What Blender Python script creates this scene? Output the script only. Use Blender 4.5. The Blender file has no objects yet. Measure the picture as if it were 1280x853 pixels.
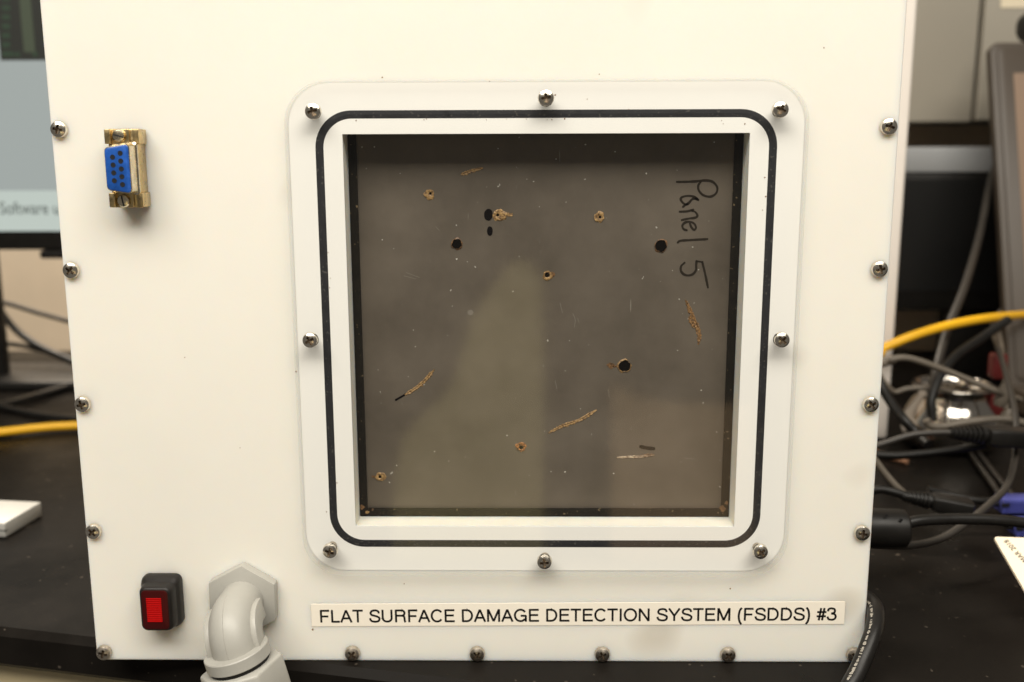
import bpy, bmesh, math, random
from mathutils import Vector, Matrix, noise

random.seed(7)
R = math.radians
S = 0.001                                   # everything below is written in millimetres

# ------------------------------------------------------------------ camera
FPX = 1267.94                               # focal length in pixels of a 1280 wide picture
CAM = Vector((19.6, -380.86, 206.37))
EUL = (math.pi/2 - 0.1906, 0.0031, 0.0127)
scene = bpy.context.scene
cam_data = bpy.data.cameras.new('camera')
cam = bpy.data.objects.new('camera', cam_data)
scene.collection.objects.link(cam)
cam.location = CAM*S
cam.rotation_euler = EUL
cam_data.sensor_width = 36
cam_data.sensor_fit = 'HORIZONTAL'
cam_data.lens = FPX/1280*36
cam_data.clip_start = 0.01
cam_data.clip_end = 50
cam_data.dof.use_dof = True
cam_data.dof.focus_distance = 0.386
cam_data.dof.aperture_fstop = 8
cam_data.dof.aperture_blades = 7
scene.camera = cam

# ------------------------------------------------------------------ light
world = bpy.data.worlds.new('World')
scene.world = world
world.use_nodes = True
bg = world.node_tree.nodes['Background']
bg.inputs[0].default_value = (1.0, 0.93, 0.83, 1)
bg.inputs[1].default_value = 0.13

def area_lamp(name, loc, aim, sx, sy, power, col):
    d = bpy.data.lights.new(name, 'AREA')
    d.shape = 'RECTANGLE'
    d.size, d.size_y = sx, sy
    d.energy = power
    d.color = col
    o = bpy.data.objects.new(name, d)
    scene.collection.objects.link(o)
    o.location = loc
    o.rotation_euler = (Vector(aim) - Vector(loc)).to_track_quat('-Z', 'Y').to_euler()
    return o
area_lamp('ceiling_light', (0.0, -0.74, 1.16), (0.0, -0.35, 0.0), 1.9, 0.62, 38.5, (1.0, 0.942, 0.838))
area_lamp('far_wall_fill_light', (-0.7, 1.15, 1.7), (-0.7, 1.3, 0.0), 1.0, 0.3, 75, (1.0, 0.90, 0.76))  # unseen fill lamp added to brighten the far wall

scene.view_settings.view_transform = 'Standard'
scene.view_settings.look = 'None'
scene.view_settings.exposure = 0
scene.view_settings.gamma = 1
scene.view_settings.use_curve_mapping = False
scene.cycles.use_denoising = True
scene.cycles.max_bounces = 10
scene.cycles.transparent_max_bounces = 16
scene.cycles.sample_clamp_indirect = 4
scene.cycles.caustics_reflective = False
scene.cycles.caustics_refractive = False

# ------------------------------------------------------------------ helpers
from mathutils import Euler
CM = Euler(EUL, 'XYZ').to_matrix()
def ray(u, v):
    return CM @ Vector(((u-640)/FPX, -(v-426.5)/FPX, -1))
def at(u, v, y=0.0):
    """point of the place at depth y (mm behind the front plate) seen at photo position u, v"""
    d = ray(u, v)
    return CAM + d*((y-CAM.y)/d.y)
def onz(u, v, z=0.0):
    d = ray(u, v)
    return CAM + d*((z-CAM.z)/d.z)

MATS = {}
def mat(name, col, rough=0.5, metal=0.0, spec=0.5, var=0.0, vscale=40, bump=0.0, bscale=400, emit=None, estr=1.0, coat=0.0, sss=0.0):
    m = bpy.data.materials.new(name)
    m.use_nodes = True
    nt = m.node_tree
    b = nt.nodes['Principled BSDF']
    b.inputs['Base Color'].default_value = (*col, 1)
    b.inputs['Roughness'].default_value = rough
    b.inputs['Metallic'].default_value = metal
    b.inputs['Specular IOR Level'].default_value = spec
    b.inputs['Coat Weight'].default_value = coat
    if sss:
        b.inputs['Subsurface Weight'].default_value = sss
        b.inputs['Subsurface Radius'].default_value = (1.0, 0.8, 0.6)
        b.inputs['Subsurface Scale'].default_value = 0.007
    tc = nt.nodes.new('ShaderNodeTexCoord')
    if var:
        n = nt.nodes.new('ShaderNodeTexNoise')
        n.inputs['Scale'].default_value = vscale
        n.inputs['Detail'].default_value = 6
        n.inputs['Roughness'].default_value = 0.62
        nt.links.new(tc.outputs['Object'], n.inputs['Vector'])
        mr = nt.nodes.new('ShaderNodeMapRange')
        mr.inputs['From Min'].default_value = 0.3
        mr.inputs['From Max'].default_value = 0.7
        mr.inputs['To Min'].default_value = 1-var
        mr.inputs['To Max'].default_value = 1+var
        nt.links.new(n.outputs['Fac'], mr.inputs['Value'])
        mx = nt.nodes.new('ShaderNodeMix')
        mx.data_type = 'RGBA'
        mx.blend_type = 'MULTIPLY'
        mx.inputs['Factor'].default_value = 1
        mx.inputs['A'].default_value = (*col, 1)
        nt.links.new(mr.outputs['Result'], mx.inputs['B'])
        nt.links.new(mx.outputs['Result'], b.inputs['Base Color'])
        mr2 = nt.nodes.new('ShaderNodeMapRange')
        mr2.inputs['From Min'].default_value = 0.3
        mr2.inputs['From Max'].default_value = 0.7
        mr2.inputs['To Min'].default_value = max(0.02, rough*(1-var))
        mr2.inputs['To Max'].default_value = min(1, rough*(1+var))
        nt.links.new(n.outputs['Fac'], mr2.inputs['Value'])
        nt.links.new(mr2.outputs['Result'], b.inputs['Roughness'])
    if bump:
        n2 = nt.nodes.new('ShaderNodeTexNoise')
        n2.inputs['Scale'].default_value = bscale
        n2.inputs['Detail'].default_value = 4
        nt.links.new(tc.outputs['Object'], n2.inputs['Vector'])
        bp = nt.nodes.new('ShaderNodeBump')
        bp.inputs['Strength'].default_value = bump
        bp.inputs['Distance'].default_value = 0.0004
        nt.links.new(n2.outputs['Fac'], bp.inputs['Height'])
        nt.links.new(bp.outputs['Normal'], b.inputs['Normal'])
    if emit:
        b.inputs['Emission Color'].default_value = (*emit, 1)
        b.inputs['Emission Strength'].default_value = estr
    MATS[name] = m
    return m

def speckle(m, col, scale, thr, soft=0.03, stretch=(1, 1, 1), seed=0.0):
    """small specks, dust or scratches laid over a material's own colour"""
    nt = m.node_tree
    b = nt.nodes['Principled BSDF']
    tc = nt.nodes.new('ShaderNodeTexCoord')
    mp = nt.nodes.new('ShaderNodeMapping')
    mp.inputs['Scale'].default_value = stretch
    mp.inputs['Location'].default_value = (seed, seed*1.7, seed*0.6)
    mp.inputs['Rotation'].default_value = (0, seed, 0)
    nt.links.new(tc.outputs['Object'], mp.inputs['Vector'])
    n = nt.nodes.new('ShaderNodeTexNoise')
    n.inputs['Scale'].default_value = scale
    n.inputs['Detail'].default_value = 1
    nt.links.new(mp.outputs['Vector'], n.inputs['Vector'])
    mr = nt.nodes.new('ShaderNodeMapRange')
    mr.inputs['From Min'].default_value = thr
    mr.inputs['From Max'].default_value = thr+soft
    nt.links.new(n.outputs['Fac'], mr.inputs['Value'])
    mx = nt.nodes.new('ShaderNodeMix')
    mx.data_type = 'RGBA'
    nt.links.new(mr.outputs['Result'], mx.inputs['Factor'])
    s = b.inputs['Base Color']
    if s.is_linked:
        nt.links.new(s.links[0].from_socket, mx.inputs['A'])
    else:
        mx.inputs['A'].default_value = s.default_value
    mx.inputs['B'].default_value = (*col, 1)
    nt.links.new(mx.outputs['Result'], s)

def two_tone(name, c1, c2, scale, rough=0.5, lo=0.42, hi=0.58, bump=0.6):
    m = mat(name, c1, rough=rough)
    nt = m.node_tree
    b = nt.nodes['Principled BSDF']
    tc = nt.nodes.new('ShaderNodeTexCoord')
    n = nt.nodes.new('ShaderNodeTexNoise')
    n.inputs['Scale'].default_value = scale
    n.inputs['Detail'].default_value = 3
    nt.links.new(tc.outputs['Object'], n.inputs['Vector'])
    rp = nt.nodes.new('ShaderNodeValToRGB')
    rp.color_ramp.elements[0].position = lo
    rp.color_ramp.elements[1].position = hi
    rp.color_ramp.elements[0].color = (*c1, 1)
    rp.color_ramp.elements[1].color = (*c2, 1)
    nt.links.new(n.outputs['Fac'], rp.inputs['Fac'])
    nt.links.new(rp.outputs['Color'], b.inputs['Base Color'])
    bp = nt.nodes.new('ShaderNodeBump')
    bp.inputs['Strength'].default_value = bump
    bp.inputs['Distance'].default_value = 0.0005
    nt.links.new(n.outputs['Fac'], bp.inputs['Height'])
    nt.links.new(bp.outputs['Normal'], b.inputs['Normal'])
    return m

def clear_plastic(name, ior, tint, rough):
    """clear sheet: see-through with a Fresnel reflection on each surface"""
    m = bpy.data.materials.new(name)
    m.use_nodes = True
    nt = m.node_tree
    nt.nodes.remove(nt.nodes['Principled BSDF'])
    out = nt.nodes['Material Output']
    geo = nt.nodes.new('ShaderNodeNewGeometry')
    mi = nt.nodes.new('ShaderNodeMapRange')
    mi.inputs['To Min'].default_value = ior
    mi.inputs['To Max'].default_value = 1/ior
    nt.links.new(geo.outputs['Backfacing'], mi.inputs['Value'])
    fr = nt.nodes.new('ShaderNodeFresnel')
    nt.links.new(mi.outputs['Result'], fr.inputs['IOR'])
    tr = nt.nodes.new('ShaderNodeBsdfTransparent')
    tr.inputs['Color'].default_value = (*tint, 1)
    gl = nt.nodes.new('ShaderNodeBsdfGlossy')
    gl.inputs['Roughness'].default_value = rough
    mx = nt.nodes.new('ShaderNodeMixShader')
    nt.links.new(fr.outputs['Fac'], mx.inputs['Fac'])
    nt.links.new(tr.outputs['BSDF'], mx.inputs[1])
    nt.links.new(gl.outputs['BSDF'], mx.inputs[2])
    nt.links.new(mx.outputs['Shader'], out.inputs['Surface'])
    MATS[name] = m
    return m

def frosted(name, col, see):
    """sawn edge of a clear sheet: part diffuse, part translucent, part see-through"""
    m = bpy.data.materials.new(name)
    m.use_nodes = True
    nt = m.node_tree
    nt.nodes.remove(nt.nodes['Principled BSDF'])
    out = nt.nodes['Material Output']
    df = nt.nodes.new('ShaderNodeBsdfDiffuse'); df.inputs['Color'].default_value = (*col, 1)
    tl = nt.nodes.new('ShaderNodeBsdfTranslucent'); tl.inputs['Color'].default_value = (*col, 1)
    tr = nt.nodes.new('ShaderNodeBsdfTransparent')
    a = nt.nodes.new('ShaderNodeMixShader'); a.inputs['Fac'].default_value = 0.5
    nt.links.new(df.outputs[0], a.inputs[1]); nt.links.new(tl.outputs[0], a.inputs[2])
    c = nt.nodes.new('ShaderNodeMixShader'); c.inputs['Fac'].default_value = see
    nt.links.new(a.outputs[0], c.inputs[1]); nt.links.new(tr.outputs[0], c.inputs[2])
    nt.links.new(c.outputs[0], out.inputs['Surface'])
    MATS[name] = m
    return m

class MB:
    """collects vertices and faces in millimetres"""
    def __init__(s):
        s.v = []; s.f = []; s.m = []
    def add(s, vs, fs, mi=0):
        k = len(s.v)
        s.v += [Vector(p) for p in vs]
        s.f += [[i+k for i in f] for f in fs]
        s.m += [mi]*len(fs)
        return s
    def box(s, x0, x1, y0, y1, z0, z1, mi=0, M=None):
        vs = [Vector((x, y, z)) for x in (x0, x1) for y in (y0, y1) for z in (z0, z1)]
        if M: vs = [M @ p for p in vs]
        return s.add(vs, [(0,1,3,2), (4,6,7,5), (0,4,5,1), (2,3,7,6), (0,2,6,4), (1,5,7,3)], mi)
    def prism(s, pts, a, b, axis='y', mi=0, side=None, M=None):
        """closed polygon pts (2D) extruded from a to b"""
        def mk(p, t):
            q = {'y': (p[0], t, p[1]), 'z': (p[0], p[1], t), 'x': (t, p[0], p[1])}[axis]
            return M @ Vector(q) if M else Vector(q)
        n = len(pts)
        s.add([mk(p, a) for p in pts]+[mk(p, b) for p in pts], [], 0)
        k = len(s.v)-2*n
        s.f += [[k+i for i in range(n)], [k+n+i for i in reversed(range(n))]]; s.m += [mi, mi]
        for i in range(n):
            j = (i+1) % n
            s.f.append([k+i, k+n+i, k+n+j, k+j]); s.m.append(mi if side is None else side)
        return s
    def loft(s, rings, caps=True, mi=0):
        n = len(rings[0]); k = len(s.v)
        for r in rings: s.v += [Vector(p) for p in r]
        for a in range(len(rings)-1):
            for i in range(n):
                j = (i+1) % n
                s.f.append([k+a*n+i, k+a*n+j, k+(a+1)*n+j, k+(a+1)*n+i]); s.m.append(mi)
        if caps:
            s.f.append([k+i for i in reversed(range(n))]); s.m.append(mi)
            s.f.append([k+(len(rings)-1)*n+i for i in range(n)]); s.m.append(mi)
        return s
    def tube(s, path, r, n=12, caps=True, mi=0, prof=None):
        """sweep a circle (or prof, 2D points) along path; r may be a number or a list"""
        path = [Vector(p) for p in path]
        m = len(path)
        rs = r if isinstance(r, (list, tuple)) else [r]*m
        tang = []
        for i in range(m):
            t = path[min(i+1, m-1)] - path[max(i-1, 0)]
            tang.append(t.normalized())
        up = Vector((0, 0, 1)) if abs(tang[0].z) < 0.9 else Vector((1, 0, 0))
        nrm = (up - tang[0]*up.dot(tang[0])).normalized()
        rings = []
        for i in range(m):
            nrm = (nrm - tang[i]*nrm.dot(tang[i])).normalized()
            bi = tang[i].cross(nrm)
            if prof:
                rings.append([path[i] + nrm*p[1]*rs[i] + bi*p[0]*rs[i] for p in prof])
            else:
                rings.append([path[i] + nrm*math.cos(2*math.pi*k/n)*rs[i] + bi*math.sin(2*math.pi*k/n)*rs[i] for k in range(n)])
        return s.loft(rings, caps, mi)
    def lathe(s, prof, n=32, M=None, mi=0):
        """profile (r, h) about local z"""
        rings = []
        for r, h in prof:
            ring = [Vector((r*math.cos(2*math.pi*k/n), r*math.sin(2*math.pi*k/n), h)) for k in range(n)]
            rings.append([M @ p for p in ring] if M else ring)
        return s.loft(rings, True, mi)
    def mesh(s, name, mats, bevel=0.0, seg=2, smooth=35, bevel_angle=30):
        me = bpy.data.meshes.new(name)
        me.from_pydata([tuple(p*S) for p in s.v], [], s.f)
        for p, i in zip(me.polygons, s.m): p.material_index = i
        for x in mats: me.materials.append(x)
        bm = bmesh.new(); bm.from_mesh(me)
        bmesh.ops.recalc_face_normals(bm, faces=bm.faces)
        if bevel:
            es = [e for e in bm.edges if len(e.link_faces) == 2 and e.calc_face_angle(0) > R(bevel_angle)]
            bmesh.ops.bevel(bm, geom=es, offset=bevel*S, segments=seg, profile=0.5, affect='EDGES', clamp_overlap=True)
        bm.to_mesh(me); bm.free()
        if smooth:
            for p in me.polygons: p.use_smooth = True
            me.set_sharp_from_angle(angle=R(smooth))
        me.update()
        return me

def link(name, me, parent=None):
    o = bpy.data.objects.new(name, me)
    scene.collection.objects.link(o)
    if parent is not None:
        o.parent = parent
        if parent.type == 'EMPTY': o.location = -parent.location
    return o
def obj(name, mb, mats, parent=None, **k):
    if not isinstance(mats, (list, tuple)): mats = [mats]
    return link(name, mb.mesh(name, mats, **k), parent)
def tag(o, label=None, cat=None, group=None, kind=None):
    if label: o['label'] = label
    if cat: o['category'] = cat
    if group: o['group'] = group
    if kind: o['kind'] = kind
    return o
def thing(name, label, cat, loc, group=None):
    o = bpy.data.objects.new(name, None)
    scene.collection.objects.link(o)
    o.location = Vector(loc)*S
    o.empty_display_size = 0.02
    return tag(o, label, cat, group)

def spline(pts, n=10):
    P = [Vector(p) for p in pts]
    P = [P[0]*2-P[1]] + P + [P[-1]*2-P[-2]]
    out = []
    for i in range(1, len(P)-2):
        for k in range(n):
            t = k/n
            a, b, c, d = P[i-1], P[i], P[i+1], P[i+2]
            out.append(0.5*((2*b)+(c-a)*t+(2*a-5*b+4*c-d)*t*t+(3*b-a-3*c+d)*t**3))
    out.append(P[-2])
    return out
def rrect(x0, x1, z0, z1, r, n=8):
    pts = []
    for cx, cz, a in ((x1-r, z1-r, 0), (x0+r, z1-r, 90), (x0+r, z0+r, 180), (x1-r, z0+r, 270)):
        for k in range(n+1):
            t = R(a+90*k/n)
            pts.append((cx+r*math.cos(t), cz+r*math.sin(t)))
    return pts

def text_mesh(body, size, mats, extrude=0.02, name='lettering', offset=0.0):
    c = bpy.data.curves.new('t', 'FONT')
    c.body = body
    c.size = 1
    c.extrude = 0
    c.offset = offset
    c.resolution_u = 4
    o = bpy.data.objects.new('t', c)
    scene.collection.objects.link(o)
    dg = bpy.context.evaluated_depsgraph_get()
    me = bpy.data.meshes.new_from_object(o.evaluated_get(dg))
    bpy.data.objects.remove(o)
    me.name = name
    me.materials.clear()
    for m in mats: me.materials.append(m)
    xs = [v.co.x for v in me.vertices]; ys = [v.co.y for v in me.vertices]
    return me, min(xs), max(xs), min(ys), max(ys)
def place_text(body, origin, xdir, zdir, width, height, m, parent, name='lettering', thick=0.05, offset=0.0):
    """flat lettering whose outline fills width x height, lower left corner at origin"""
    me, x0, x1, y0, y1 = text_mesh(body, 1, [m], name=name, offset=offset)
    xd = Vector(xdir).normalized(); zd = Vector(zdir).normalized()
    bm = bmesh.new(); bm.from_mesh(me)
    nd = xd.cross(zd).normalized()
    for v in bm.verts:
        p = Vector(origin) + xd*((v.co.x-x0)/(x1-x0)*width) + zd*((v.co.y-y0)/(y1-y0)*height)
        v.co = p*S
    r = bmesh.ops.extrude_face_region(bm, geom=bm.faces[:])
    for e in r['geom']:
        if isinstance(e, bmesh.types.BMVert): e.co += nd*thick*S
    bmesh.ops.recalc_face_normals(bm, faces=bm.faces)
    bm.to_mesh(me); bm.free()
    return link(name, me, parent)

# ------------------------------------------------------------------ materials
WHITE = mat('white_plastic', (0.85, 0.822, 0.752), rough=0.42, spec=0.4, var=0.022, vscale=9, bump=0.05, bscale=900, sss=0.75)
speckle(WHITE, (0.70, 0.66, 0.58), 22, 0.66, 0.12)
WHITE_FAR = mat('white_sheet_plastic', (0.80, 0.74, 0.68), rough=0.5, var=0.02, vscale=8)
LEDGE = mat('sawn_white_plastic', (0.88, 0.82, 0.70), rough=0.6, var=0.05, vscale=60, bump=0.15, bscale=600, sss=0.9)
LID = clear_plastic('clear_polycarbonate', 1.585, (0.992, 0.998, 1.0), 0.055)
LID_BACK = clear_plastic('clear_polycarbonate_inside', 1.03, (1, 1, 1), 0.02)
LID_EDGE = frosted('sawn_clear_edge', (0.95, 0.91, 0.80), 0.82)
RUBBER = mat('black_rubber', (0.010, 0.010, 0.012), rough=0.6, var=0.3, vscale=250)
speckle(RUBBER, (0.06, 0.055, 0.05), 900, 0.66)
STEEL = mat('screw_steel', (0.80, 0.74, 0.64), rough=0.2, metal=1, var=0.2, vscale=900, bump=0.1, bscale=2500)
STEEL_DULL = mat('dull_screw_steel', (0.56, 0.50, 0.42), rough=0.34, metal=1, var=0.25, vscale=900, bump=0.15, bscale=2500)
RECESS = mat('shaded_recess_steel', (0.16, 0.12, 0.085), rough=0.5, metal=1)  # shade inside the cross recess, put into a darker steel colour
SHANK = mat('screw_shank_steel', (0.5, 0.43, 0.34), rough=0.4, metal=1)
PANEL = mat('dark_composite', (0.108, 0.089, 0.068), rough=0.55, spec=0.3, var=0.22, vscale=28)
speckle(PANEL, (0.15, 0.14, 0.12), 160, 0.79, 0.06, (6, 1, 0.7), 0.4)
speckle(PANEL, (0.36, 0.34, 0.30), 520, 0.79, 0.02, (1, 1, 1), 2.0)
speckle(PANEL, (0.20, 0.18, 0.15), 60, 0.765, 0.03, (14, 1, 1.2), 1.1)
FRAME = mat('black_foam_strip', (0.014, 0.012, 0.009), rough=0.8, spec=0.08, var=0.3, vscale=300)
speckle(FRAME, (0.16, 0.12, 0.07), 700, 0.70)
INK = mat('marker_ink', (0.020, 0.015, 0.010), rough=0.7, spec=0.15)
INK_BLACK = mat('black_marker_ink', (0.004, 0.003, 0.003), rough=0.8, spec=0.05)
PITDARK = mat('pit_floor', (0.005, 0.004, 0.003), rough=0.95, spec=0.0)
GOLDFIB = two_tone('broken_resin_fibre', (0.10, 0.05, 0.017), (0.42, 0.26, 0.10), 1200, lo=.34, hi=.66)
BROWNFIB = two_tone('brown_resin_fibre', (0.05, 0.025, 0.009), (0.20, 0.10, 0.036), 1200, lo=.34, hi=.66)
TORN = two_tone('torn_brown_fibre', (0.06, 0.03, 0.010), (0.30, 0.16, 0.055), 1200, lo=.34, hi=.66)
PALEFIB = two_tone('pale_resin_fibre', (0.16, 0.09, 0.045), (0.52, 0.41, 0.28), 700, lo=.3, hi=.65)
ORANGEFIB = two_tone('orange_resin_fibre', (0.07, 0.03, 0.01), (0.42, 0.17, 0.045), 1300)
LABEL = mat('label_tape', (0.90, 0.835, 0.72), rough=0.55, var=0.015, vscale=500)
PRINT = mat('printed_ink', (0.006, 0.005, 0.005), rough=0.7, spec=0.1)
BRASS = mat('yellow_chromate_steel', (0.60, 0.46, 0.24), rough=0.33, metal=1, var=0.3, vscale=350, bump=0.15, bscale=1500)
NICKEL = mat('tinned_shell', (0.78, 0.68, 0.50), rough=0.25, metal=1, var=0.2, vscale=400)
BLUE = mat('blue_insulator', (0.012, 0.085, 0.38), rough=0.35, var=0.25, vscale=400, spec=0.5)
HOLE = mat('contact_hole', (0.006, 0.006, 0.007), rough=0.6)
BOOT = mat('black_switch_boot', (0.012, 0.010, 0.009), rough=0.45, spec=0.3, var=0.2, vscale=200)
REDFRAME = mat('dark_red_lens_frame', (0.045, 0.003, 0.003), rough=0.3, spec=0.25)
REDLENS = mat('red_lens', (0.33, 0.002, 0.002), rough=0.6, spec=0.08, emit=(1.0, 0.008, 0.006), estr=0.10)
GREY = mat('grey_nylon', (0.39, 0.38, 0.345), rough=0.42, var=0.04, vscale=90, bump=0.06, bscale=1200)
BENCH = mat('black_epoxy_resin', (0.010, 0.0085, 0.0072), rough=0.36, spec=0.035, var=0.35, vscale=18, bump=0.05, bscale=700)
speckle(BENCH, (0.06, 0.05, 0.04), 240, 0.735, 0.03)
TAN = mat('tan_cabinet_paint', (0.50, 0.42, 0.26), rough=0.5, var=0.04, vscale=10)
BEIGE = mat('beige_wall_paint', (0.62, 0.52, 0.40), rough=0.8, var=0.06, vscale=9)
GREYCAB = mat('grey_cabinet_laminate', (0.36, 0.33, 0.275), rough=0.5, var=0.03, vscale=6)
GREYCAB_D = mat('grey_cabinet_gap', (0.15, 0.14, 0.12), rough=0.7)
PAPER = mat('cream_paper', (0.80, 0.70, 0.52), rough=0.7)
BLACKPL = mat('black_plastic', (0.010, 0.009, 0.008), rough=0.45, spec=0.3, var=0.15, vscale=120)
MONGREY = mat('grey_monitor_bezel', (0.30, 0.31, 0.32), rough=0.5)
DEADSCREEN = mat('dead_screen', (0.010, 0.010, 0.010), rough=0.35)
SCR_GREY = mat('screen_grey', (0.02, 0.02, 0.02), rough=0.5, emit=(0.355, 0.395, 0.38), estr=0.92)
SCR_LIGHT = mat('screen_pale', (0.02, 0.02, 0.02), rough=0.5, emit=(0.53, 0.60, 0.55), estr=0.92)
SCR_BLACK = mat('screen_black', (0.008, 0.008, 0.008), rough=0.5, emit=(0.012, 0.013, 0.009), estr=1)
SCR_GREEN = mat('screen_green', (0.008, 0.01, 0.008), rough=0.5, emit=(0.018, 0.038, 0.019), estr=1)
SCR_OLIVE = mat('screen_olive', (0.008, 0.01, 0.008), rough=0.5, emit=(0.050, 0.062, 0.035), estr=1)
SCR_TEXT = mat('screen_text', (0.02, 0.02, 0.02), rough=0.5, emit=(0.10, 0.12, 0.11), estr=1)
YELLOW = mat('yellow_cable_jacket', (0.85, 0.46, 0.012), rough=0.45, var=0.04, vscale=60)
CABLEGREY = mat('grey_cable_jacket', (0.14, 0.118, 0.092), rough=0.5, var=0.1, vscale=80)
CABLEDGREY = mat('dark_grey_cable_jacket', (0.034, 0.029, 0.024), rough=0.45, var=0.1, vscale=80)
CABLEBLACK = mat('black_cable_jacket', (0.010, 0.009, 0.008), rough=0.42, spec=0.3, var=0.15, vscale=80, bump=0.05)
LAPTOP = mat('laptop_brown_grey', (0.060, 0.045, 0.032), rough=0.45, var=0.05, vscale=30)
LAPSCREEN = mat('laptop_screen', (0.17, 0.11, 0.07), rough=0.4, emit=(0.30, 0.18, 0.10), estr=0.22)
CHROME = mat('polished_steel', (0.55, 0.51, 0.46), rough=0.12, metal=1, bump=0.9, bscale=28)
BLUEPLUG = mat('blue_plug_plastic', (0.065, 0.075, 0.30), rough=0.45, var=0.1, vscale=100)
BADGE = mat('cream_badge_plastic', (0.90, 0.78, 0.60), rough=0.4)
RED = mat('red_plastic', (0.10, 0.012, 0.011), rough=0.4)
COPPER = mat('bare_copper_tone', (0.42, 0.22, 0.13), rough=0.5)
GREYWHITE = mat('pale_grey_plastic', (0.46, 0.45, 0.42), rough=0.45, var=0.03, vscale=30)
CABLEPRINT = mat('pale_cable_print', (0.36, 0.33, 0.28), rough=0.6)
OLIVE = mat('olive_reflector_paint', (0.78, 0.70, 0.38), rough=0.8)
BROWNB = mat('brown_reflector_paint', (0.78, 0.57, 0.36), rough=0.8)
DARKB = mat('dark_fabric', (0.03, 0.028, 0.028), rough=0.9)

# ------------------------------------------------------------------ the setting
def edge_y(x): return 25.9 - 0.212*(x+209)
bb = MB().prism([(-1100, edge_y(-1100)), (1100, edge_y(1100)), (1100, 640), (-1100, 640)], -19, 0, axis='z')
bench = tag(obj('lab_bench', bb, BENCH, bevel=3.0, seg=1, smooth=0), kind='structure')
tag(obj('wall', MB().box(40, 1400, 640, 660, -700, 1100), BEIGE), kind='structure')
tag(obj('far_wall', MB().box(-2600, 600, 1500, 1520, -900, 1400), BEIGE), kind='structure')
def shifted(d): return [(-1080, edge_y(-1080)+d), (1080, edge_y(1080)+d), (1080, 600), (-1080, 600)]
base = thing('base_cabinet', 'tan painted cabinet under the black bench top', 'cabinet', (0, 300, -700))
obj('carcass', MB().prism(shifted(9), -700, -21, axis='z'), TAN, base, bevel=1)

# ------------------------------------------------------------------ the instrument enclosure
XC, ZC = 27.15, 134.26                        # centre of the window
OX0, OX1, OZ0, OZ1 = -47.8, 102.1, 58.1, 210.6
PX0, PX1, PZ0, PZ1 = -155.7, 156.3, 0.05, 271.0
PT = 11.0
enc = thing('instrument_enclosure', 'white plastic box with clear gasketed window standing on the black bench', 'instrument', (0, 80, 0))

def plate_with_hole(y0, y1):
    mb = MB()
    outer = rrect(PX0, PX1, PZ0, PZ1, 2.2, 4)
    n = len(outer)
    inner = [(OX1, OZ1), (OX0, OZ1), (OX0, OZ0), (OX1, OZ0)]
    k = 5
    vs = []
    for y in (y0, y1):
        vs += [(x, y, z) for x, z in outer] + [(x, y, z) for x, z in inner]
    N = n+4
    fs = []
    for s in (0, 1):
        o = s*N
        for c in range(4):
            arc = [o+c*k+i for i in range(k)]
            fs.append(arc + [o+n+c])
            nx = (c+1) % 4
            fs.append([o+c*k+k-1, o+nx*k, o+n+nx, o+n+c])
    for i in range(n):
        j = (i+1) % n
        fs.append([i, j, N+j, N+i])
    mb.add(vs, fs, 0)
    fi = []
    for c in range(4):
        nx = (c+1) % 4
        fi.append([n+c, n+nx, N+n+nx, N+n+c])
    k0 = 0
    mb.f += fi; mb.m += [1]*4
    return mb
plate = obj('front_plate', plate_with_hole(0, PT), [WHITE, LEDGE], enc, bevel=0.35, seg=1, smooth=0)
BD = 150
obj('side_panel', MB().box(PX0+1, PX0+10, PT+.2, BD, 0.05, PZ1-10), WHITE, enc, bevel=.4)
obj('side_panel', MB().box(PX1-10, PX1-1, PT+.2, BD, 0.05, PZ1-10), WHITE, enc, bevel=.4)
obj('top_panel', MB().box(PX0+1, PX1-1, PT+.2, BD, PZ1-9.8, PZ1-.5), WHITE, enc, bevel=.4)
obj('back_panel', MB().box(PX0+1, PX1-1, BD+.2, BD+9, 0.05, PZ1-.5), WHITE, enc, bevel=.4)
obj('base_panel', MB().box(PX0+10.2, PX1-10.2, PT+.2, BD, 0.1, 8), WHITE, enc, bevel=.4)

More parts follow.
